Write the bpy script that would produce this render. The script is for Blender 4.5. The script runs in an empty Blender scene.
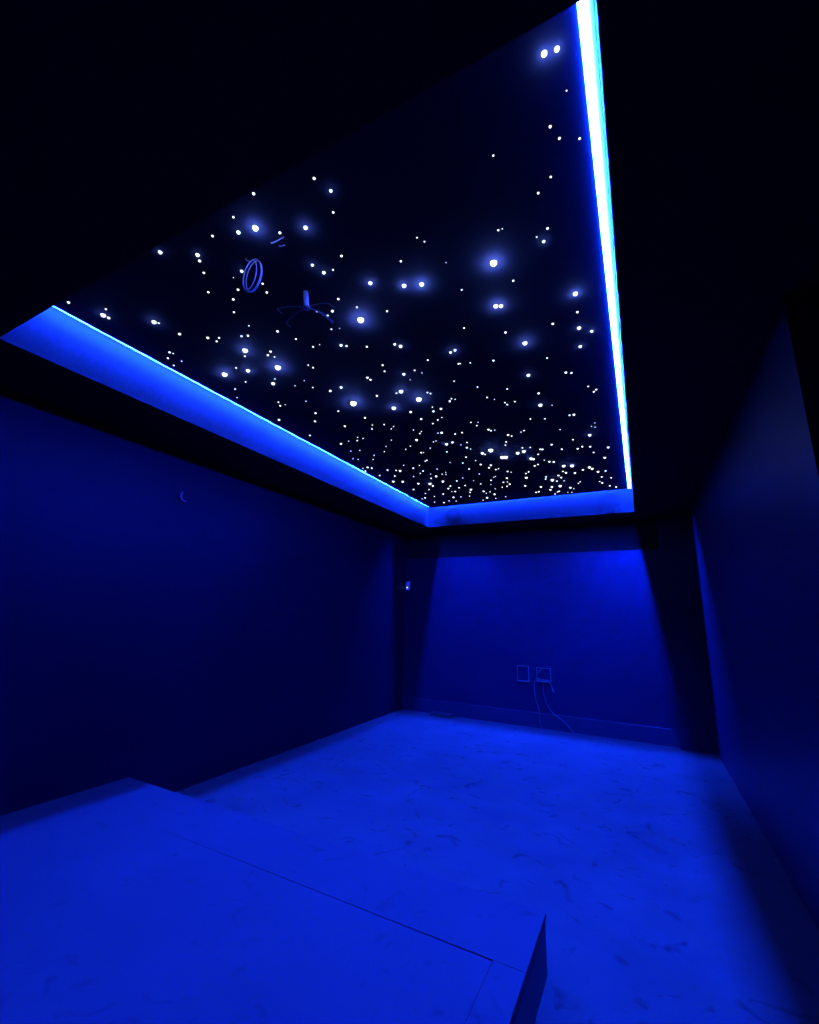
import bpy, bmesh, math, random
from mathutils import Vector, Matrix

# ------------------------------------------------------------------ camera
SC = bpy.context.scene
COL = SC.collection
cam_d = bpy.data.cameras.new('camera')
cam = bpy.data.objects.new('camera', cam_d)
COL.objects.link(cam)
cam_d.sensor_fit = 'VERTICAL'
cam_d.sensor_height = 36.0
cam_d.lens = 435.17 / 1024 * 36.0
cam_d.clip_start = 0.02
Rr = Vector((0.88724802, 0.46057477, 0.02572629))
Ru = Vector((0.08405074, -0.21624758, 0.97271396))
Rf = Vector((-0.45357076, 0.86087622, 0.23057689))
cam.matrix_world = Matrix(((Rr.x, Ru.x, -Rf.x, 0.0), (Rr.y, Ru.y, -Rf.y, 0.0),
                           (Rr.z, Ru.z, -Rf.z, 1.5), (0, 0, 0, 1)))
SC.camera = cam

# ------------------------------------------------------------------ world, exposure
w = bpy.data.worlds.new('world')
SC.world = w
w.use_nodes = True
w.node_tree.nodes['Background'].inputs[0].default_value = (0, 0, 0, 1)
w.node_tree.nodes['Background'].inputs[1].default_value = 0.0
SC.view_settings.view_transform = 'Standard'
SC.view_settings.look = 'None'
SC.view_settings.gamma = 1.0
SC.view_settings.exposure = 0.0
SC.view_settings.use_curve_mapping = False
SC.cycles.max_bounces = 5
SC.cycles.diffuse_bounces = 3
SC.cycles.glossy_bounces = 3
SC.cycles.sample_clamp_indirect = 4.0

# light of the two LED strips in the coves and the added far one
LED_COLOUR = (0.0028, 0.027, 1.0, 1)
LED_STRENGTH = 3300.0

# ------------------------------------------------------------------ room measures (m)
XL, XR, YB, YN = -3.611, 0.66, 6.779, -1.6
HX0, HX1, HY0, HY1 = -2.957, 0.027, 0.796, 6.275      # recess in the ceiling
ZS, ZC, ZT = 2.897, 3.204, 3.40                        # soffit, star panel, top of the void
GAP, GAPL = 0.045, 0.056
ZP, YP, XP = 0.2327, 2.3285, -0.488                    # riser platform

# ------------------------------------------------------------------ materials
def mat(name, col=(0.5, 0.5, 0.5), rough=0.6, spec=0.3, metal=0.0):
    m = bpy.data.materials.new(name); m.use_nodes = True
    b = m.node_tree.nodes['Principled BSDF']
    b.inputs['Base Color'].default_value = (*col, 1)
    b.inputs['Roughness'].default_value = rough
    b.inputs['Specular IOR Level'].default_value = spec
    b.inputs['Metallic'].default_value = metal
    if name.startswith('navy'): b.inputs['Specular Tint'].default_value = (0.35, 0.45, 1.0, 1)
    return m

def mottle(m, c1, c2, scale, lo=0.35, hi=0.65, bump=0.0, detail=6, stretch=(1, 1, 1)):
    nt = m.node_tree; b = nt.nodes['Principled BSDF']
    tc = nt.nodes.new('ShaderNodeTexCoord'); mp = nt.nodes.new('ShaderNodeMapping')
    mp.inputs['Scale'].default_value = stretch
    n = nt.nodes.new('ShaderNodeTexNoise'); n.inputs['Scale'].default_value = scale
    n.inputs['Detail'].default_value = detail
    r = nt.nodes.new('ShaderNodeValToRGB')
    r.color_ramp.elements[0].position = lo; r.color_ramp.elements[0].color = (*c1, 1)
    r.color_ramp.elements[1].position = hi; r.color_ramp.elements[1].color = (*c2, 1)
    nt.links.new(tc.outputs['Object'], mp.inputs[0]); nt.links.new(mp.outputs[0], n.inputs[0])
    nt.links.new(n.outputs[0], r.inputs[0]); nt.links.new(r.outputs[0], b.inputs['Base Color'])
    if bump:
        bp = nt.nodes.new('ShaderNodeBump'); bp.inputs['Strength'].default_value = bump
        bp.inputs['Distance'].default_value = 0.01
        nt.links.new(n.outputs[0], bp.inputs['Height']); nt.links.new(bp.outputs[0], b.inputs['Normal'])
    return r

def emit(name, col, strength):
    m = bpy.data.materials.new(name); m.use_nodes = True
    nt = m.node_tree; nt.nodes.clear()
    e = nt.nodes.new('ShaderNodeEmission'); o = nt.nodes.new('ShaderNodeOutputMaterial')
    e.inputs[0].default_value = col; e.inputs[1].default_value = strength
    nt.links.new(e.outputs[0], o.inputs[0])
    return m

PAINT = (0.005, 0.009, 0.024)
M_CEIL = mat('black_soffit_paint', (0.0125, 0.0125, 0.0125), 0.8, 0.1)
M_MATT = mat('matt_black_band', (0.012, 0.012, 0.012), 0.9, 0.05)
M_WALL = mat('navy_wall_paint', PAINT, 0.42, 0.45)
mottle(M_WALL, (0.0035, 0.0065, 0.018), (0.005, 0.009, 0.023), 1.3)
M_WALL_SHEEN = mat('navy_wall_paint_sheen', PAINT, 0.46, 1.0)  # back wall paint with its gloss raised to brighten the right wall
mottle(M_WALL_SHEEN, (0.0025, 0.005, 0.013), (0.004, 0.007, 0.017), 1.3)
M_WALL_DIMMED = mat('navy_wall_paint_dimmed', PAINT, 0.45, 0.12)  # same wall paint, darkened so the left wall looks less lit
mottle(M_WALL_DIMMED, (0.0014, 0.0024, 0.007), (0.002, 0.0034, 0.0095), 1.3)
M_BASE = mat('baseboard_paint', (0.006, 0.01, 0.028), 0.4, 0.5)
M_PANEL = mat('black_star_panel', (0.016, 0.017, 0.022), 0.9, 0.05)
M_BLACK = mat('black_door_paint', (0.004, 0.004, 0.004), 0.8, 0.05)
M_FLOOR = mat('screed_floor', (0.04, 0.04, 0.04), 0.85, 0.15)
M_DECK = mat('riser_board', (0.04, 0.04, 0.04), 0.85, 0.15)
M_LED = emit('blue_led', LED_COLOUR, LED_STRENGTH)
M_STAR = emit('star_white', (0.86, 0.90, 1.0, 1), 2.4)
M_REFLECTOR = mat('added_reflector', (0.6, 0.6, 0.6), 0.5, 0.3)
M_GLOSS = mat('gloss_black_metal', (0.10, 0.10, 0.11), 0.25, 0.6)
M_CABLE = mat('cable_sheath', (0.35, 0.35, 0.38), 0.4, 0.5)
M_DIMCABLE = mat('grey_cable_sheath', (0.06, 0.06, 0.07), 0.5, 0.4)
M_PLATE = mat('pale_plastic', (0.09, 0.09, 0.09), 0.5, 0.4)
M_SWITCH = mat('white_switch_plastic', (0.45, 0.45, 0.45), 0.4, 0.5)
M_TIMBER = mat('dark_timber', (0.03, 0.03, 0.03), 0.7, 0.2)

def floor_material(m, base, var):
    """pale board or screed with smudges and short dark scuffs (dirt with its own shape)"""
    nt = m.node_tree; b = nt.nodes['Principled BSDF']; L = nt.links.new
    tc = nt.nodes.new('ShaderNodeTexCoord')
    n1 = nt.nodes.new('ShaderNodeTexNoise'); n1.inputs['Scale'].default_value = 2.2; n1.inputs['Detail'].default_value = 8
    n1.inputs['Roughness'].default_value = 0.6
    r1 = nt.nodes.new('ShaderNodeMapRange'); r1.inputs[1].default_value = 0.3; r1.inputs[2].default_value = 0.7
    r1.inputs[3].default_value = 1 - var; r1.inputs[4].default_value = 1 + var
    n2 = nt.nodes.new('ShaderNodeTexNoise'); n2.inputs['Scale'].default_value = 5.5; n2.inputs['Detail'].default_value = 3
    n2.inputs['Distortion'].default_value = 1.5
    r2 = nt.nodes.new('ShaderNodeMapRange'); r2.inputs[1].default_value = 0.60; r2.inputs[2].default_value = 0.72
    r2.inputs[3].default_value = 1.0; r2.inputs[4].default_value = 1 - 3.2 * var
    mu = nt.nodes.new('ShaderNodeMath'); mu.operation = 'MULTIPLY'
    mx = nt.nodes.new('ShaderNodeVectorMath'); mx.operation = 'SCALE'
    mx.inputs[0].default_value = base
    L(tc.outputs['Object'], n1.inputs[0]); L(tc.outputs['Object'], n2.inputs[0])
    L(n1.outputs[0], r1.inputs[0]); L(n2.outputs[0], r2.inputs[0])
    L(r1.outputs[0], mu.inputs[0]); L(r2.outputs[0], mu.inputs[1])
    L(mu.outputs[0], mx.inputs['Scale']); L(mx.outputs[0], b.inputs['Base Color'])

floor_material(M_FLOOR, (0.048, 0.046, 0.042), 0.17)
floor_material(M_DECK, (0.045, 0.039, 0.044), 0.09)

# ------------------------------------------------------------------ mesh helpers
def bx(bm, x0, x1, y0, y1, z0, z1, bev=0.0):
    vs = [bm.verts.new((x, y, z)) for x in (x0, x1) for y in (y0, y1) for z in (z0, z1)]
    f = [(0, 1, 3, 2), (4, 6, 7, 5), (0, 4, 5, 1), (2, 3, 7, 6), (0, 2, 6, 4), (1, 5, 7, 3)]
    fs = [bm.faces.new([vs[i] for i in q]) for q in f]
    if bev:
        es = list({e for q in fs for e in q.edges})
        bmesh.ops.bevel(bm, geom=es, offset=bev, segments=2, affect='EDGES', profile=0.5)

def tube(bm, pts, r, seg=8, closed=False):
    pts = [Vector(p) for p in pts]; n = len(pts); rings = []
    up = Vector((0, 0, 1)); prev = None
    for i, p in enumerate(pts):
        a = pts[(i - 1) % n] if (closed or i > 0) else p
        b = pts[(i + 1) % n] if (closed or i < n - 1) else p
        t = (b - a).normalized()
        if prev is None:
            ref = up if abs(t.dot(up)) < 0.95 else Vector((1, 0, 0))
            u = t.cross(ref).normalized()
        else:
            u = (prev - t * prev.dot(t)).normalized()
        prev = u; v = t.cross(u)
        rings.append([bm.verts.new(p + (u * math.cos(k * 2 * math.pi / seg) + v * math.sin(k * 2 * math.pi / seg)) * r) for k in range(seg)])
    m = n if closed else n - 1
    for i in range(m):
        A, B = rings[i], rings[(i + 1) % n]
        for k in range(seg):
            f = bm.faces.new((A[k], A[(k + 1) % seg], B[(k + 1) % seg], B[k])); f.smooth = True
    if not closed:
        bm.faces.new(rings[0][::-1]); bm.faces.new(rings[-1])

def lathe(bm, prof, seg=40, c=(0, 0, 0), axis='z'):
    """prof: (radius, height) pairs, closed at radius 0"""
    def P(r, h, k):
        a = k * 2 * math.pi / seg
        if axis == 'z': return (c[0] + r * math.cos(a), c[1] + r * math.sin(a), c[2] + h)
        return (c[0] + r * math.cos(a), c[1] + h, c[2] + r * math.sin(a))
    rings = []
    for r, h in prof:
        rings.append([bm.verts.new(P(0, h, 0))] if r == 0 else [bm.verts.new(P(r, h, k)) for k in range(seg)])
    for A, B in zip(rings, rings[1:]):
        for k in range(seg):
            k2 = (k + 1) % seg
            if len(A) == 1 and len(B) == 1: continue
            if len(A) == 1: f = bm.faces.new((A[0], B[k], B[k2]))
            elif len(B) == 1: f = bm.faces.new((A[k], A[k2], B[0]))
            else: f = bm.faces.new((A[k], A[k2], B[k2], B[k]))
            f.smooth = True

def obj(name, bm, m, parent=None, origin=None):
    bmesh.ops.recalc_face_normals(bm, faces=bm.faces)
    me = bpy.data.meshes.new(name)
    if origin is not None:
        bmesh.ops.translate(bm, verts=bm.verts, vec=-Vector(origin))
    bm.to_mesh(me); bm.free()
    me.materials.append(m)
    o = bpy.data.objects.new(name, me); COL.objects.link(o)
    if origin is not None: o.location = origin
    if parent is not None: o.parent = parent
    return o

def struct(name, bm, m):
    o = obj(name, bm, m); o['kind'] = 'structure'; return o

def tag(o, label, cat, group=None, kind=None):
    o['label'] = label; o['category'] = cat
    if group: o['group'] = group
    if kind: o['kind'] = kind
    return o

def thing(name, label, cat, loc, group=None):
    o = bpy.data.objects.new(name, None); COL.objects.link(o); o.location = loc
    o.empty_display_size = 0.1
    return tag(o, label, cat, group)

def part(name, bm, m, root):
    """mesh built in world space, parented to a root that only has a location"""
    bmesh.ops.translate(bm, verts=bm.verts, vec=-root.location)
    return obj(name, bm, m, root)

# ------------------------------------------------------------------ the room
bm = bmesh.new(); bx(bm, XL - 0.15, XR + 0.5, YN - 0.15, 7.15, -0.15, 0.0); struct('floor', bm, M_FLOOR)

bm = bmesh.new()                                        # dropped soffit round the recess, and the slab over it
bx(bm, XL - 0.15, HX0, YN - 0.15, 7.15, ZS, ZT)
bx(bm, HX1, XR + 0.5, YN - 0.15, 7.15, ZS, ZT)
bx(bm, HX0, HX1, YN - 0.15, HY0, ZS, ZT)
bx(bm, HX0, HX1, HY1, 7.15, ZS, ZT)
bx(bm, XL - 0.15, XR + 0.5, YN - 0.15, 7.15, ZT, ZT + 0.1)
struct('ceiling', bm, M_CEIL)

bm = bmesh.new(); bx(bm, XL - 0.15, XL, YN, 7.0, 0, ZS); struct('wall_left', bm, M_WALL_DIMMED)
BZ = 2.465                                              # top of the lined lower part of the back wall
bm = bmesh.new()
bx(bm, XL, XR, YB, 7.15, 0, BZ)
struct('wall_back', bm, M_WALL)
bm = bmesh.new(); bx(bm, XL, XR, 6.86, 7.15, BZ, ZS); struct('trim_2', bm, M_MATT)
DY0, DY1, DZ = 0.75, 2.175, ZS
bm = bmesh.new(); bx(bm, XR, XR + 0.15, DY1, 7.0, 0, ZS); bx(bm, XR, XR + 0.15, YN, DY0, 0, ZS)
struct('wall_right', bm, M_WALL_SHEEN)
bm = bmesh.new(); bx(bm, XL, XR, YN - 0.15, YN, 0, ZS); struct('wall_front', bm, M_WALL)
bm = bmesh.new()                                        # black door at the back of its deep opening
bx(bm, XR + 0.32, XR + 0.36, DY0, DY1, 0, ZS)
bx(bm, XR + 0.15, XR + 0.36, DY1, DY1 + 0.05, 0, ZS); bx(bm, XR + 0.15, XR + 0.36, DY0 - 0.05, DY0, 0, ZS)
bx(bm, XR + 0.312, XR + 0.32, DY0 + 0.2, DY1 - 0.2, 0.25, 1.0, 0.002); bx(bm, XR + 0.312, XR + 0.32, DY0 + 0.2, DY1 - 0.2, 1.2, 2.5, 0.002)
struct('door_1', bm, M_BLACK)
bm = bmesh.new(); bx(bm, 0.285, XR, 6.68, YB, 0, ZS); bx(bm, 0.285, XR, YB, 6.86, BZ, ZS); struct('trim_1', bm, M_WALL)
bm = bmesh.new(); bx(bm, XL, 0.285, YB - 0.016, YB, 0, 0.20, 0.004); struct('baseboard_back', bm, M_BASE)

# ------------------------------------------------------------------ star panel, LED strips
bm = bmesh.new(); bx(bm, HX0 + GAPL, HX1 - GAP, HY0 + 0.004, HY1 - GAP, ZC, ZC + 0.09)
sp = obj('starfield_board', bm, M_PANEL, origin=(-1.465, 3.53, ZC))
tag(sp, 'large black board dotted with star lights, filling the ceiling recess', 'star ceiling')

def led_strip(x0, x1, y0, y1, d, label, proud=0.0, thick=0.0055, reflector=None):
    t = thing('led_strip', label, 'light strip', ((x0 + x1) / 2, (y0 + y1) / 2, ZC + d), 'blue LED strips round the ceiling recess')
    b = bmesh.new(); bx(b, x0, x1, y0, y1, ZC + d + max(thick, 0.0055) + 0.0005, ZC + d + 0.03); part('channel', b, M_MATT, t)
    b = bmesh.new(); bx(b, x0 + 0.001, x1 - 0.001, y0 + 0.001, y1 - 0.001, ZC - proud if proud else ZC + d, ZC + d + thick); part('diffuser', b, M_LED, t)
    if reflector:
        b = bmesh.new(); bx(b, reflector[0], reflector[1], y0, y1, ZC + 0.001, ZC + 0.02); part('reflector', b, M_REFLECTOR, t)  # added pale reflector, fills the slot beside the strip with light
    return t
led_strip(HX1 - GAP, HX1 - 0.016, HY0 + 0.02, HY1 - 0.07, 0.012, 'glaring white-blue LED strip running along the right edge of the recess', 0.003, 0.0055, (HX1 - 0.0165, HX1 - 0.001))
led_strip(HX0 + 0.035, HX0 + 0.053, HY0 + 0.02, HY1 - 0.07, 0.011, 'blue LED strip tucked in the slot along the left edge of the recess', 0.0, 0.008)
led_strip(HX0 + 0.06, HX1 - 0.06, HY1 - GAP, HY1 - 0.002, 0.07, 'added blue LED strip, unseen in the far slot, lighting the far recess face')  # added strip, unseen, brightens the far face of the recess

# ------------------------------------------------------------------ two round covers on the far face of the recess
def cover(cx, label):
    t = thing('round_cover', label, 'speaker cover', (cx, HY1, 3.045), 'round covers on the far face of the recess')
    b = bmesh.new()
    lathe(b, [(0.134, 0.0), (0.134, -0.007), (0.129, -0.009), (0.124, -0.004), (0.0, -0.004)], 48, (cx, HY1, 3.045), 'y')
    part('rim', b, M_CEIL, t)
    b = bmesh.new()
    lathe(b, [(0.1235, -0.0042), (0.11, -0.006), (0.0, -0.0065)], 48, (cx, HY1, 3.045), 'y')
    part('grille', b, M_CEIL, t)
cover(-2.525, 'small round cover at the left end of the far recess face')
cover(-0.25, 'round cover at the right end of the far recess face, by the bright strip')

# ------------------------------------------------------------------ spider mount and cable coil under the star panel
t = thing('projector_mount', 'dark spider-armed mount on a short bright pole under the star panel', 'mount', (-1.475, 1.52, ZC))
b = bmesh.new(); lathe(b, [(0.0, 0.0), (0.03, 0.0), (0.03, -0.004), (0.02, -0.008), (0.0, -0.008)], 32, (-1.475, 1.52, ZC)); part('ceiling_plate', b, M_MATT, t)
b = bmesh.new(); tube(b, [(-1.475, 1.52, ZC - 0.01), (-1.43, 1.49, ZC - 0.14)], 0.013, 16); part('pole', b, M_CABLE, t)
b = bmesh.new(); lathe(b, [(0.0, 0.006), (0.018, 0.005), (0.022, 0.0), (0.018, -0.005), (0.0, -0.006)], 24, (-1.43, 1.49, ZC - 0.145)); part('hub', b, M_GLOSS, t)
hub = Vector((-1.43, 1.49, ZC - 0.145))
for ex, ey, ez in ((-1.578, 1.429, 3.06), (-1.604, 1.524, 3.05), (-1.372, 1.60, 3.05), (-1.30, 1.52, 3.06), (-1.345, 1.57, 3.03)):
    e = Vector((ex, ey, ez)); d = (e - hub)
    pts = [hub + d * s + Vector((0, 0, 0.012 * math.sin(s * math.pi))) for s in [i / 8 for i in range(9)]]
    b = bmesh.new(); tube(b, pts, 0.0022, 6); tube(b, [e, e + Vector((0.018, 0.022, -0.02))], 0.0022, 6); part('arm', b, M_GLOSS, t)

def ring(center, a, bq, r1, r2, n=40, ph=0.0):
    a = Vector(a).normalized(); bq = Vector(bq); bq = (bq - a * bq.dot(a)).normalized()
    return [Vector(center) + a * r1 * math.cos(ph + 2 * math.pi * k / n) + bq * r2 * math.sin(ph + 2 * math.pi * k / n) for k in range(n)]

CC = Vector((-1.548, 1.225, 3.092))
b = bmesh.new()
for off, r1, r2 in ((0, 0.090, 0.046), (0.008, 0.085, 0.040), (-0.008, 0.080, 0.032)):
    tube(b, ring(CC + Vector((off * 0.7, off, 0)), (0.12, -0.02, 1.0), (0.8, 0.25, -0.1), r1, r2), 0.0024, 6, True)
tube(b, [CC + Vector((-0.02, 0.0, 0.088)), CC + Vector((-0.04, -0.01, 0.096)), CC + Vector((-0.050, -0.010, ZC - CC.z))], 0.0024, 6)
co = obj('cable_coil', b, M_CABLE, origin=(CC.x - 0.05, CC.y - 0.01, ZC))
tag(co, 'small coil of cable hanging from the star panel left of the spider mount', 'cable')
for pts, lab in (([(-1.412, 1.199, ZC), (-1.410, 1.199, ZC - 0.006), (-1.37, 1.198, ZC - 0.010), (-1.328, 1.196, ZC - 0.009)], 'longer of two short cable tails poking out of the star panel above the coil'),
                 ([(-1.391, 1.230, ZC), (-1.389, 1.230, ZC - 0.006), (-1.356, 1.233, ZC - 0.009)], 'shorter cable tail poking out of the star panel just below a longer one')):
    b = bmesh.new(); tube(b, pts, 0.0022, 6)
    tag(obj('cable_tail', b, M_CABLE, origin=pts[0]), lab, 'cable', 'cable tails in the star panel')

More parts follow.
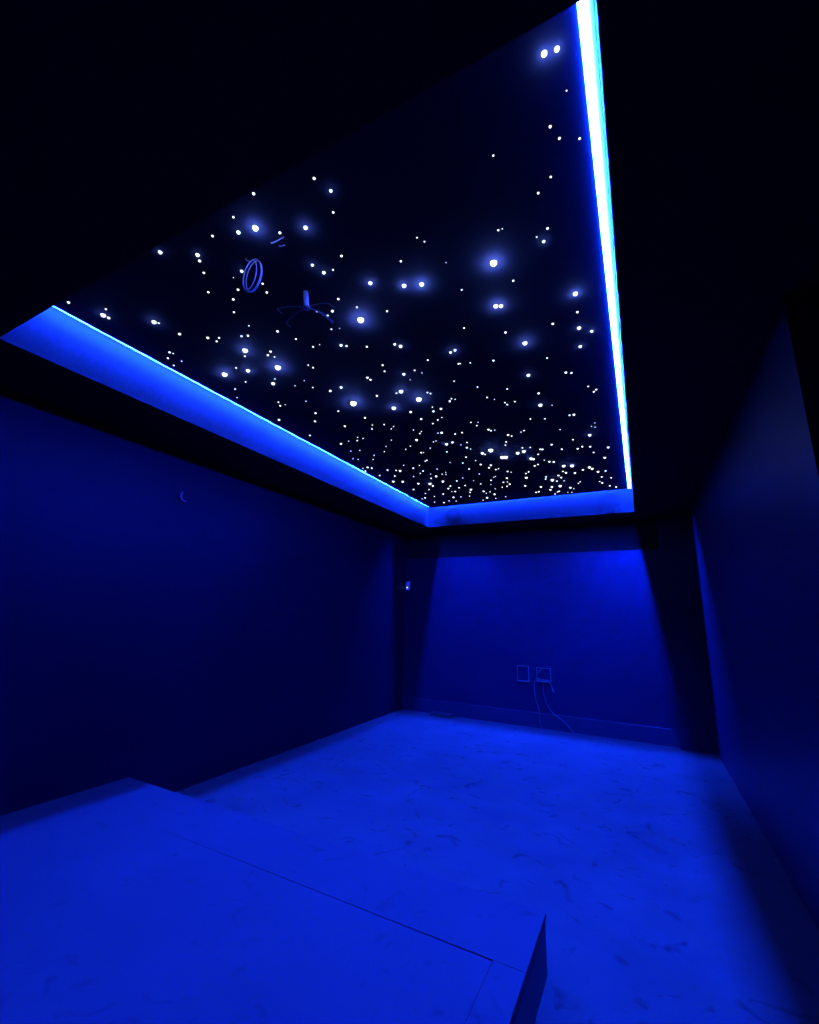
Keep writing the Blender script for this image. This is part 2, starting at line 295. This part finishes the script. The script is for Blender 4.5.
# ------------------------------------------------------------------ stars
STARS = [
(-1.336,1.848,0.0183,6),(-0.503,1.775,0.0162,6),(-1.977,2.702,0.0242,6),(-2.163,2.025,0.0192,5.5),(-1.453,2.868,0.0205,5.5),(-1.418,1.107,0.0128,5.2),
(-2.215,1.774,0.016,5),(-2.593,1.925,0.0176,5),(-0.514,2.489,0.0137,4.7),(-1.257,4.17,0.0204,4.6),(-0.885,1.749,0.011,4.5),(-0.582,2.079,0.0117,4.5),
(-0.122,1.046,0.0085,4.5),(-0.171,2.169,0.0117,4.5),(-1.524,2.697,0.015,4.5),(-1.714,2.919,0.0161,4.5),(-0.974,1.718,0.0105,4.3),(-2.713,1.145,0.0125,4),
(-2.493,1.319,0.0121,4),(-2.394,1.964,0.013,4),(-1.209,1.207,0.0089,4),(-1.126,1.624,0.0096,4),(-0.555,2.091,0.0101,4),(-0.085,1.052,0.0074,4),
(-1.205,4.421,0.018,4),(-1.17,4.436,0.018,4),(-0.189,2.478,0.0105,3.8),(-2.36,2.18,0.0122,3.7),(-1.247,2.18,0.0102,3.7),(-0.579,2.878,0.0114,3.7),
(-0.592,3.374,0.0129,3.7),(-0.952,4.342,0.0155,3.6),(-0.56,4.996,0.0173,3.6),(-1.507,1.089,0.008,3.5),(-1.949,1,0.0088,3.5),(-1.796,1.093,0.0086,3.5),
(-1.023,4.364,0.0152,3.5),(-1.303,1.458,0.0077,3.3),(-1.386,2.486,0.0098,3.3),(-0.646,4.968,0.0156,3.3),(-0.854,5.453,0.0171,3.3),(-0.205,2.675,0.0091,3.2),
(-1.364,4.22,0.0135,3.2),(-0.931,4.585,0.0142,3.2),(-1.681,1.265,0.0072,3),(-0.996,1.115,0.006,3),(-1.324,1.393,0.0068,3),(-1.594,2.005,0.0081,3),
(-0.258,1.754,0.0065,3),(-0.124,2.543,0.0081,3),(-1.918,2.449,0.0094,3),(-0.979,2.382,0.0082,3),(-0.943,2.371,0.0081,3),(-1.615,3.835,0.0119,3),
(-2.345,5.011,0.0153,3),(-0.294,4.173,0.0119,3),(-0.808,5.753,0.016,3),(-1.618,3.044,0.0095,2.8),(-1.13,5.239,0.014,2.8),(-1.443,1.714,0.0068,2.7),
(-2.028,2.457,0.0087,2.7),(-1.271,2.146,0.0073,2.7),(-1.358,3.098,0.0091,2.7),(-0.389,5.13,0.013,2.7),(-1.845,3.614,0.0102,2.6),(-2.454,4.387,0.0123,2.6),
(-0.91,4.614,0.0116,2.6),(-2.71,1.174,0.0076,2.5),(-1.82,1.123,0.0061,2.5),(-2.459,1.465,0.0075,2.5),(-2.328,1.571,0.0074,2.5),(-1.296,0.982,0.0053,2.5),
(-1.024,1.043,0.005,2.5),(-1.335,1.176,0.0055,2.5),(-1.869,1.716,0.0068,2.5),(-2.784,2.686,0.0095,2.5),(-0.333,2.954,0.0077,2.5),(-1.654,2.415,0.0076,2.5),
(-1.548,3.553,0.0095,2.5),(-2.145,4.98,0.0127,2.5),(-0.596,2.332,0.0064,2.4),(-1.436,3.115,0.0083,2.4),(-2.746,4.732,0.0124,2.4),(-2.634,4.787,0.0124,2.4),
(-2.139,4.751,0.0118,2.4),(-0.366,5.198,0.0118,2.4),(-1.805,1.351,0.0059,2.3),(-1.89,1.393,0.006,2.3),(-1.157,1.411,0.0052,2.3),(-1.352,1.648,0.0057,2.3),
(-1.524,1.676,0.0059,2.3),(-2.068,1.858,0.0068,2.3),(-2.117,1.882,0.0069,2.3),(-1.296,1.749,0.0057,2.3),(-0.323,2.372,0.0061,2.3),(-1.734,2.679,0.0075,2.3),
(-2.389,2.718,0.0083,2.3),(-2.042,2.977,0.0083,2.3),(-2.313,3.049,0.0087,2.3),(-1.596,3.207,0.0082,2.3),(-1.936,5.47,0.0126,2.3),(-0.566,3.174,0.0076,2.3),
(-0.99,3.861,0.009,2.3),(-0.37,3.667,0.0084,2.3),(-0.913,5.757,0.0126,2.3),(-2.073,1.667,0.0063,2.2),(-0.229,1.69,0.0048,2.2),(-0.143,1.267,0.0043,2.2),
(-0.18,2.327,0.0058,2.2),(-1.65,2.45,0.0068,2.2),(-2.502,2.848,0.0083,2.2),(-1.241,3.006,0.0073,2.2),(-1.543,3.815,0.0089,2.2),(-0.159,4.571,0.0098,2.2),
(-0.211,4.871,0.0103,2.2),(-1.043,5.703,0.0116,2.1),(-0.315,5.334,0.0108,2.1),(-1.861,5.955,0.0124,2.1),(-2.78,0.993,0.0063,2),(-1.464,1.023,0.0045,2),
(-1.634,1.05,0.0048,2),(-1.87,1.186,0.0051,2),(-1.969,1.292,0.0053,2),(-2.708,1.567,0.0065,2),(-2.115,1.653,0.0058,2),(-1.048,1.2,0.0043,2),
(-1.677,1.435,0.0051,2),(-1.566,2.027,0.0057,2),(-0.911,1.567,0.0046,2),(-1.157,1.852,0.0051,2),(-0.232,1.502,0.0042,2),(-0.446,1.934,0.0048,2),
(-0.12,1.322,0.004,2),(-0.298,2.976,0.0063,2),(-1.449,2.091,0.0056,2),(-1.467,2.321,0.0059,2),(-0.751,2.594,0.0059,2),(-2.604,3.388,0.0085,2),
(-1.46,4.006,0.0084,2),(-2.753,4.122,0.0096,2),(-2.483,4.945,0.0106,2),(-1.395,4.624,0.0094,2),(-1.354,5.164,0.0103,2),(-1.709,5.817,0.0116,2),
(-0.769,4.766,0.0094,2),(-0.726,4.79,0.0094,2),(-0.659,5.229,0.0102,2),(-0.565,5.281,0.0103,2),(-0.955,5.889,0.0114,2),(-0.698,5.886,0.0113,2),
(-2.308,5.755,0.0114,1.9),(-1.122,3.666,0.0074,1.9),(-1.806,5.62,0.0109,1.9),(-0.319,4.479,0.0085,1.9),(-0.467,5.197,0.0097,1.9),(-2.576,2.482,0.0067,1.8),
(-0.429,1.603,0.004,1.8),(-0.055,1.355,0.0037,1.8),(-0.174,1.455,0.0038,1.8),(-1.495,2.395,0.0056,1.8),(-1.293,2.475,0.0056,1.8),(-1.572,2.709,0.0061,1.8),
(-1.345,2.801,0.006,1.8),(-1.33,2.825,0.006,1.8),(-0.98,2.53,0.0054,1.8),(-2.183,2.772,0.0067,1.8),(-1.494,4.554,0.0086,1.8),(-0.766,4.363,0.0081,1.8),
(-0.439,4.489,0.0082,1.8),(-0.757,5.302,0.0096,1.8),(-0.74,5.397,0.0097,1.8),(-1.22,5.575,0.0101,1.8),(-1.974,1.47,0.0049,1.7),(-2.261,1.603,0.0053,1.7),
(-2.308,1.622,0.0054,1.7),(-2.786,1.607,0.0059,1.7),(-2.272,1.823,0.0055,1.7),(-2.446,1.901,0.0058,1.7),(-1.249,1.464,0.0042,1.7),(-1.649,1.377,0.0045,1.7),
(-1.492,1.733,0.0047,1.7),(-1.819,1.827,0.005,1.7),(-1.772,1.94,0.0051,1.7),(-1.154,2.399,0.0052,1.7),(-2.76,3.086,0.0073,1.7),(-2.583,4.304,0.0086,1.7),
(-2.263,4.363,0.0085,1.7),(-2.349,5.115,0.0096,1.7),(-0.834,3.256,0.0061,1.7),(-0.162,3.297,0.0061,1.7),(-0.659,4.271,0.0076,1.7),(-1.44,4.701,0.0085,1.7),
(-1.388,5.427,0.0096,1.7),(-0.945,4.839,0.0085,1.7),(-0.39,4.448,0.0078,1.7),(-1.936,2.137,0.0052,1.6),(-0.81,2.184,0.0045,1.6),(-2.721,4.166,0.0082,1.6),
(-2.852,4.227,0.0084,1.6),(-2.136,5.212,0.0092,1.6),(-2.205,5.31,0.0094,1.6),(-1.109,3.701,0.0066,1.6),(-0.182,3.325,0.0058,1.6),(-0.405,3.665,0.0063,1.6),
(-0.587,4.439,0.0075,1.6),(-0.233,5.337,0.0088,1.6),(-0.305,5.82,0.0095,1.6),(-2.643,1.122,0.005,1.5),(-2.478,1.339,0.0049,1.5),(-1.551,1.846,0.0044,1.5),
(-2.091,1.918,0.0049,1.5),(-2.537,2.072,0.0055,1.5),(-2.7,2.115,0.0057,1.5),(-2.544,2.427,0.0058,1.5),(-0.353,1.275,0.0032,1.5),(-0.71,1.879,0.0039,1.5),
(-0.419,2.717,0.0048,1.5),(-0.964,2.885,0.0052,1.5),(-0.768,3.008,0.0053,1.5),(-1.212,2.972,0.0054,1.5),(-1.469,3.284,0.0059,1.5),(-1.957,3.945,0.0071,1.5),
(-1.669,4.65,0.0078,1.5),(-2.669,5.168,0.0091,1.5),(-0.766,3.23,0.0056,1.5),(-1.279,4.915,0.008,1.5),(-1.441,5.318,0.0086,1.5),(-1.158,5.941,0.0094,1.5),
(-1.117,5.926,0.0094,1.5),(-0.946,3.071,0.0052,1.4),(-2.114,3.207,0.006,1.4),(-1.958,3.171,0.0058,1.4),(-1.443,3.635,0.0061,1.4),(-1.371,3.632,0.006,1.4),
(-1.565,4.266,0.0069,1.4),(-2.71,5.628,0.0092,1.4),(-2.172,5.483,0.0087,1.4),(-0.843,3.215,0.0053,1.4),(-0.723,3.601,0.0058,1.4),(-0.212,3.223,0.0052,1.4),
(-1.349,4.266,0.0068,1.4),(-0.943,4.239,0.0066,1.4),(-0.787,4.352,0.0068,1.4),(-0.859,6.005,0.009,1.4),(-0.291,5.561,0.0083,1.4),(-0.157,6.078,0.009,1.4),
(-0.777,1.478,0.0032,1.3),(-0.282,1.716,0.0033,1.3),(-0.903,2.554,0.0043,1.3),(-2.401,3.386,0.0061,1.3),(-1.541,3.335,0.0055,1.3),(-1.411,3.878,0.0061,1.3),
(-2.491,4.353,0.0072,1.3),(-2.616,4.542,0.0075,1.3),(-2.002,4.185,0.0067,1.3),(-2.231,4.803,0.0075,1.3),(-1.972,5.033,0.0077,1.3),(-2.379,5.536,0.0085,1.3),
(-1.053,4.022,0.0061,1.3),(-1.082,4.101,0.0062,1.3),(-1.388,4.795,0.0072,1.3),(-1.561,5.169,0.0077,1.3),(-1.445,5.507,0.0081,1.3),(-0.834,4.489,0.0066,1.3),
(-0.811,5.527,0.0079,1.3),(-0.303,4.661,0.0067,1.3),(-0.227,5.988,0.0084,1.3),(-2.835,1.685,0.0048,1.2),(-1.991,1.599,0.004,1.2),(-2.3,2.136,0.0046,1.2),
(-0.756,1.513,0.0031,1.2),(-1.946,2.097,0.0043,1.2),(-0.968,2.533,0.0041,1.2),(-1.412,3.042,0.0048,1.2),(-1.748,3.488,0.0055,1.2),(-1.219,3.453,0.0052,1.2),
(-1.193,3.54,0.0053,1.2),(-1.696,4.035,0.006,1.2),(-2.78,4.446,0.0071,1.2),(-1.664,4.43,0.0065,1.2),(-2.202,4.504,0.0068,1.2),(-2.059,5.331,0.0077,1.2),
(-1.945,5.261,0.0075,1.2),(-2.56,5.99,0.0087,1.2),(-1.995,5.598,0.008,1.2),(-0.608,3.649,0.0052,1.2),(-0.965,3.902,0.0056,1.2),(-0.83,3.823,0.0055,1.2),
(-0.868,4.262,0.006,1.2),(-0.451,4.227,0.0059,1.2),(-0.901,4.804,0.0067,1.2),(-1.054,5.025,0.007,1.2),(-1.099,5.078,0.007,1.2),(-0.684,5.165,0.0071,1.2),
(-0.904,5.303,0.0073,1.2),(-0.925,5.39,0.0074,1.2),(-0.934,6.125,0.0083,1.2),(-0.191,5.642,0.0076,1.2),(-2.121,2.358,0.0044,1.1),(-1.093,2.731,0.0041,1.1),
(-2.321,2.511,0.0047,1.1),(-2.53,3.624,0.0058,1.1),(-2.466,3.81,0.0059,1.1),(-1.584,3.55,0.0052,1.1),(-2.031,4.203,0.0061,1.1),(-2.605,5.42,0.0076,1.1),
(-2.681,5.908,0.0082,1.1),(-1.073,3.703,0.0051,1.1),(-0.863,3.845,0.0052,1.1),(-0.507,3.417,0.0047,1.1),(-1.619,4.875,0.0066,1.1),(-1.732,5.276,0.0071,1.1),
(-1.517,5.529,0.0073,1.1),(-0.886,6.033,0.0077,1.1),(-0.552,5.669,0.0072,1.1),(-0.58,5.736,0.0073,1.1),(-1.601,6.007,0.0079,1.1),(-2.699,1.587,0.0041,1),
(-2.731,1.674,0.0042,1),(-2.801,2.223,0.0046,1),(-2.23,2.279,0.0042,1),(-0.411,1.604,0.0027,1),(-0.075,1.179,0.0024,1),(-1.261,2.529,0.0038,1),
(-2.318,3.364,0.0051,1),(-2.632,3.603,0.0055,1),(-2.745,3.809,0.0057,1),(-2.064,3.136,0.0047,1),(-1.9,3.245,0.0047,1),(-1.946,3.282,0.0048,1),
(-2.079,3.517,0.0051,1),(-2.214,3.639,0.0053,1),(-2.307,3.762,0.0054,1),(-1.767,3.39,0.0048,1),(-1.976,3.733,0.0052,1),(-2.064,3.796,0.0053,1),
(-1.19,2.996,0.0042,1),(-1.416,3.255,0.0045,1),(-1.68,3.718,0.0051,1),(-1.714,3.73,0.0051,1),(-1.813,3.867,0.0053,1),(-2.826,4.131,0.0061,1),
(-2.323,4.231,0.0059,1),(-2.153,4.308,0.0059,1),(-2.274,4.573,0.0062,1),(-2.018,4.504,0.006,1),(-2.167,4.643,0.0062,1),(-2.038,4.705,0.0062,1),
(-2,4.736,0.0062,1),(-1.86,4.948,0.0064,1),(-2.473,5.258,0.007,1),(-2.199,5.773,0.0074,1),(-2.448,5.925,0.0076,1),(-2.352,5.969,0.0076,1),
(-2.068,5.786,0.0073,1),(-0.525,3.936,0.005,1),(-1.503,4.41,0.0057,1),(-1.35,4.78,0.006,1),(-1.393,5.327,0.0066,1),(-1.735,5.685,0.0071,1),
(-0.811,4.694,0.0058,1),(-0.727,5.546,0.0067,1),(-0.663,5.953,0.0072,1),(-0.711,6.125,0.0073,1),(-1.759,6.048,0.0075,1),(-1.962,6.071,0.0076,1),
(-2.114,2.25,0.0037,0.9),(-1.38,2.575,0.0036,0.9),(-2.351,3.319,0.0047,0.9),(-2.706,3.853,0.0053,0.9),(-2.548,3.922,0.0053,0.9),(-1.713,3.451,0.0045,0.9),
(-1.49,3.915,0.0048,0.9),(-1.438,4.06,0.0049,0.9),(-1.791,4.356,0.0053,0.9),(-2.406,4.649,0.0059,0.9),(-1.971,4.662,0.0057,0.9),(-2.775,5.664,0.0069,0.9),
(-2.221,5.472,0.0065,0.9),(-2.551,5.615,0.0068,0.9),(-0.225,3.915,0.0045,0.9),(-0.26,3.978,0.0046,0.9),(-0.232,4.007,0.0046,0.9),(-1.494,5.069,0.0059,0.9),
(-1.247,4.961,0.0057,0.9),(-0.329,5.752,0.0064,0.9),(-1.5,1.861,0.0029,0.8),(-1.718,1.94,0.003,0.8),(-0.713,1.672,0.0024,0.8),(-2.491,3.364,0.0044,0.8),
(-1.16,3.479,0.0039,0.8),(-1.933,3.956,0.0046,0.8),(-0.904,3.127,0.0036,0.8),(-1.465,5.043,0.0054,0.8),(-1.624,5.567,0.0059,0.8),(-0.761,6.108,0.0062,0.8),
(-1.803,5.732,0.0061,0.8),(-2.524,2.486,0.0035,0.7),(-1.773,5.112,0.0051,0.7),(-1.757,1.278,0.0022,0.6),(-1.62,5.353,0.0047,0.6)
]
M_GLOWTIP = emit('star_tip', (0.88, 0.92, 1.0, 1), 2.5)
def star_mesh(name, m, cells):
    b = bmesh.new()
    for x, y, r in cells:
        lathe(b, [(r, 0.0), (r * 0.92, -r * 0.38), (r * 0.7, -r * 0.71), (r * 0.38, -r * 0.92), (0, -r)], 12, (x, y, 0))
    return obj(name, b, m)

NAMED = {0: 'big haloed star light just right of the spider mount',
 1: 'big haloed star light alone in the right half, highest of the bright ones there',
 2: 'biggest haloed star light, nearest the middle of the left strip',
 3: 'big blue-haloed star light, right end of the bright group below the mount',
 4: 'haloed star light in the middle of the panel, right of two fainter bright ones',
 5: 'blue-haloed star light near the top of the group above the cable coil',
 6: 'haloed star light above a tiny one, between the mount and the left strip',
 7: 'greenish-blue haloed star light nearest the left strip in its bright group',
 8: 'bright star light with a blue glow below the double star on the right',
 9: 'brightest of the row of star lights near the far edge, at its left part',
 10: 'right one of two bright star lights side by side in the upper middle',
 11: 'left half of the bright double star below the big haloed one on the right',
 12: 'left one of the two bright star lights next to the top of the white strip',
 13: 'square bright star light close beside the middle of the white strip',
 14: 'bright star light with a small one touching its left, in the central cluster',
 15: 'lower left bright star light of the central cluster, right of the biggest one',
 16: 'left one of two bright star lights side by side in the upper middle',
 17: 'bright star light nearest the near left corner, with two tiny ones',
 18: 'bright star light near the left strip, second from its near end',
 19: 'bright star light under the haloed one, between the coil and the left strip',
 20: 'bright star light above the mount, right of the cable tails',
 21: 'bright star light right of the mount, left of the side by side pair',
 22: 'right half of the bright double star below the big haloed one on the right',
 23: 'right one of the two bright star lights next to the top of the white strip',
 24: 'left half of the bright double star in the row near the far edge',
 25: 'right half of the bright double star in the row near the far edge'}
HALO = {0: 1.0, 1: 0.9, 2: 1.3, 3: 0.9, 4: 0.7, 5: 0.35, 6: 0.4, 7: 0.5, 8: 0.4, 9: 0.35, 10: 0.45, 11: 0.35, 12: 0.12,
        13: 0.3, 14: 0.25, 15: 0.4, 16: 0.2, 17: 0.08, 18: 0.1, 19: 0.25, 20: 0.12, 21: 0.12, 22: 0.2, 23: 0.08, 24: 0.2, 25: 0.2}
HALO_W = 4.5
N = 300
protos = {}
def star(i, x, y, r, s):
    if i == 0:
        o = star_mesh('star_light', M_GLOWTIP, [(0, 0, 0.01)]); protos['big'] = o
    elif i == 26:
        o = star_mesh('star_light', M_STAR, [(0, 0, 0.01)]); protos['small'] = o
    else:
        o = protos['big' if i < 26 else 'small'].copy(); COL.objects.link(o)
    o.location = (x, y, ZC); k = (1.2 if y > 3.3 else 1.1) * r / 0.01; o.scale = (k, k, k)
    row = 'near' if y < 2.0 else ('middle' if y < 3.6 else 'far')
    side = 'left' if x < -1.9 else ('centre' if x < -0.95 else 'right')
    if i in NAMED:
        lab = NAMED[i]; grp = 'bright star lights in the ceiling panel'
    else:
        kind = 'medium' if s >= 2.5 else ('small' if s >= 1.6 else 'tiny')
        grp = '%s star lights, %s %s zone of the panel' % (kind, row, side)
        lab = '%s white star light in the %s %s part of the star panel' % (kind, row, side)
    tag(o, lab, 'star light', grp)
    if i in HALO or s >= 3:
        ld = bpy.data.lights.new('glow', 'POINT'); ld.energy = HALO.get(i, 0.018 * y) * HALO_W; ld.color = (0.10, 0.19, 1.0)  # lamp added under the star, its pool on the board imitates camera bloom
        ld.shadow_soft_size = 0.003
        lo = bpy.data.objects.new('glow', ld); COL.objects.link(lo)
        lo.parent = o; lo.location = (0, 0, -(r + 0.006) / k)
        lo.scale = (1 / k, 1 / k, 1 / k)
for i, (x, y, r, s) in enumerate(STARS[:N]): star(i, x, y, r, s)
rest = star_mesh('distant_star_lights', M_STAR, [(x, y, r) for x, y, r, s in STARS[N:]])
rest.location.z = ZC
tag(rest, 'faintest pinprick star lights scattered over the star panel', 'star light', kind='stuff')

# ------------------------------------------------------------------ raised seating platform
t = thing('riser_platform', 'low raised platform with a grooved top beside the left wall, front left', 'platform', (-2.0, 0.4, 0))
GY, GX = 1.937, -0.612
b = bmesh.new(); bx(b, XL + 0.003, XP - 0.004, YN + 0.003, YP - 0.004, 0.0, ZP - 0.022); part('base', b, M_DECK, t)
b = bmesh.new()                                         # the groove narrows away towards the left wall
pl = [(XL + 0.003, YN + 0.003), (GX - 0.001, YN + 0.003), (GX - 0.0015, GY - 0.006), (-2.74, GY + 0.0029), (XL + 0.003, GY + 0.0029)]
lo = [b.verts.new((x, y, ZP - 0.022)) for x, y in pl]; hi = [b.verts.new((x, y, ZP)) for x, y in pl]
b.faces.new(lo[::-1]); b.faces.new(hi)
for q in range(5): b.faces.new((lo[q], lo[(q + 1) % 5], hi[(q + 1) % 5], hi[q]))
part('deck', b, M_DECK, t)
b = bmesh.new(); bx(b, XL + 0.003, XP, GY + 0.003, YP, ZP - 0.022, ZP, 0.002); part('edge_board', b, M_DECK, t)
b = bmesh.new(); bx(b, GX, XP, YN + 0.003, GY + 0.002, ZP - 0.022, ZP - 0.0005, 0.0005); part('edge_board', b, M_DECK, t)

# ------------------------------------------------------------------ back wall fittings
t = thing('wall_switch', 'small pale wall switch with a lit dot at the left end of the back wall', 'switch', (-3.565, YB, 1.99))
b = bmesh.new(); bx(b, -3.60, -3.52, YB - 0.010, YB, 1.92, 2.07, 0.003); part('plate', b, M_SWITCH, t)
b = bmesh.new(); bx(b, -3.580, -3.540, YB - 0.016, YB - 0.010, 2.00, 2.055, 0.002); part('rocker', b, M_SWITCH, t)
b = bmesh.new(); lathe(b, [(0.013, 0.0), (0.012, -0.006), (0.0, -0.009)], 16, (-3.571, YB - 0.010, 1.965), 'y')
l = part('indicator', b, emit('indicator_white', (0.75, 0.85, 1, 1), 1.6), t); l['label'] = 'glowing white indicator dot'

def back_box(x0, x1, z0, z1, label):
    t = thing('socket_box', label, 'socket', ((x0 + x1) / 2, YB, (z0 + z1) / 2), 'open socket boxes low on the back wall')
    b = bmesh.new(); k = 0.008; y0 = YB - 0.03
    bx(b, x0, x0 + k, y0, YB, z0, z1); bx(b, x1 - k, x1, y0, YB, z0, z1)
    bx(b, x0 + k, x1 - k, y0 - 0.02, YB, z0, z0 + 0.012); bx(b, x0 + k, x1 - k, y0, YB, z1 - k, z1)
    part('frame', b, M_PLATE, t)
    b = bmesh.new(); bx(b, x0 + k, x1 - k, YB - 0.004, YB, z0 + k, z1 - k); part('back_plate', b, M_WALL, t)
back_box(-1.70, -1.53, 0.60, 0.82, 'left open socket box low on the back wall')
back_box(-1.42, -1.22, 0.62, 0.81, 'right open socket box with the cables hanging from it')

def smooth(pts, n=8):
    P = [Vector(p) for p in pts]; P = [P[0]] + P + [P[-1]]; out = []
    for i in range(1, len(P) - 2):
        for k in range(n):
            s = k / n; a, b_, c, d = P[i - 1:i + 3]
            out.append(0.5 * ((2 * b_) + (-a + c) * s + (2 * a - 5 * b_ + 4 * c - d) * s * s + (-a + 3 * b_ - 3 * c + d) * s ** 3))
    out.append(P[-2]); return out
def cable(pts, r, label, m=M_DIMCABLE):
    b = bmesh.new(); tube(b, smooth(pts), r, 8)
    o = obj('cable', b, m, origin=pts[0]); tag(o, label, 'cable', 'loose cables at the back wall')
y = YB - 0.05
cable([(-1.34, YB - 0.02, 0.79), (-1.40, y, 0.74), (-1.42, y, 0.66), (-1.45, y, 0.60), (-1.45, y, 0.52), (-1.44, y, 0.40), (-1.395, y, 0.24), (-1.39, y, 0.12), (-1.36, y - 0.02, 0.008), (-1.25, y - 0.08, 0.007)], 0.007,
      'thin cable falling straight from the right socket box to the floor')
cable([(-1.40, YB - 0.02, 0.665), (-1.34, y - 0.04, 0.655), (-1.24, y - 0.045, 0.648), (-1.20, y - 0.045, 0.57), (-1.18, y - 0.04, 0.50)], 0.009,
      'short stub of cable bent over the right socket box', M_PLATE)
cable([(-1.32, YB - 0.02, 0.63), (-1.33, y, 0.5), (-1.28, y, 0.33), (-1.20, y, 0.22), (-1.05, y, 0.12), (-0.96, y - 0.03, 0.03), (-0.90, y - 0.10, 0.008)], 0.006,
      'thin cable curving right and down from the socket box to the floor')
b = bmesh.new()
bx(b, -3.03, -2.68, 6.60, 6.72, 0.0, 0.05, 0.003)
o = obj('timber_offcut', b, M_TIMBER, origin=(-2.855, 6.66, 0))
tag(o, 'dark flat offcut lying on the floor against the back wall, left corner', 'offcut')

b = bmesh.new()
tube(b, smooth([(XL + 0.001, 2.415, 2.535), (XL + 0.02, 2.40, 2.52), (XL + 0.025, 2.395, 2.485), (XL + 0.022, 2.42, 2.455), (XL + 0.02, 2.455, 2.455)]), 0.006, 8)
o = obj('cable_hook', b, mat('hook_grey', (0.2, 0.2, 0.22), 0.4, 0.5), origin=(XL, 2.42, 2.53))
tag(o, 'small curved cable end sticking out high on the left wall', 'cable')
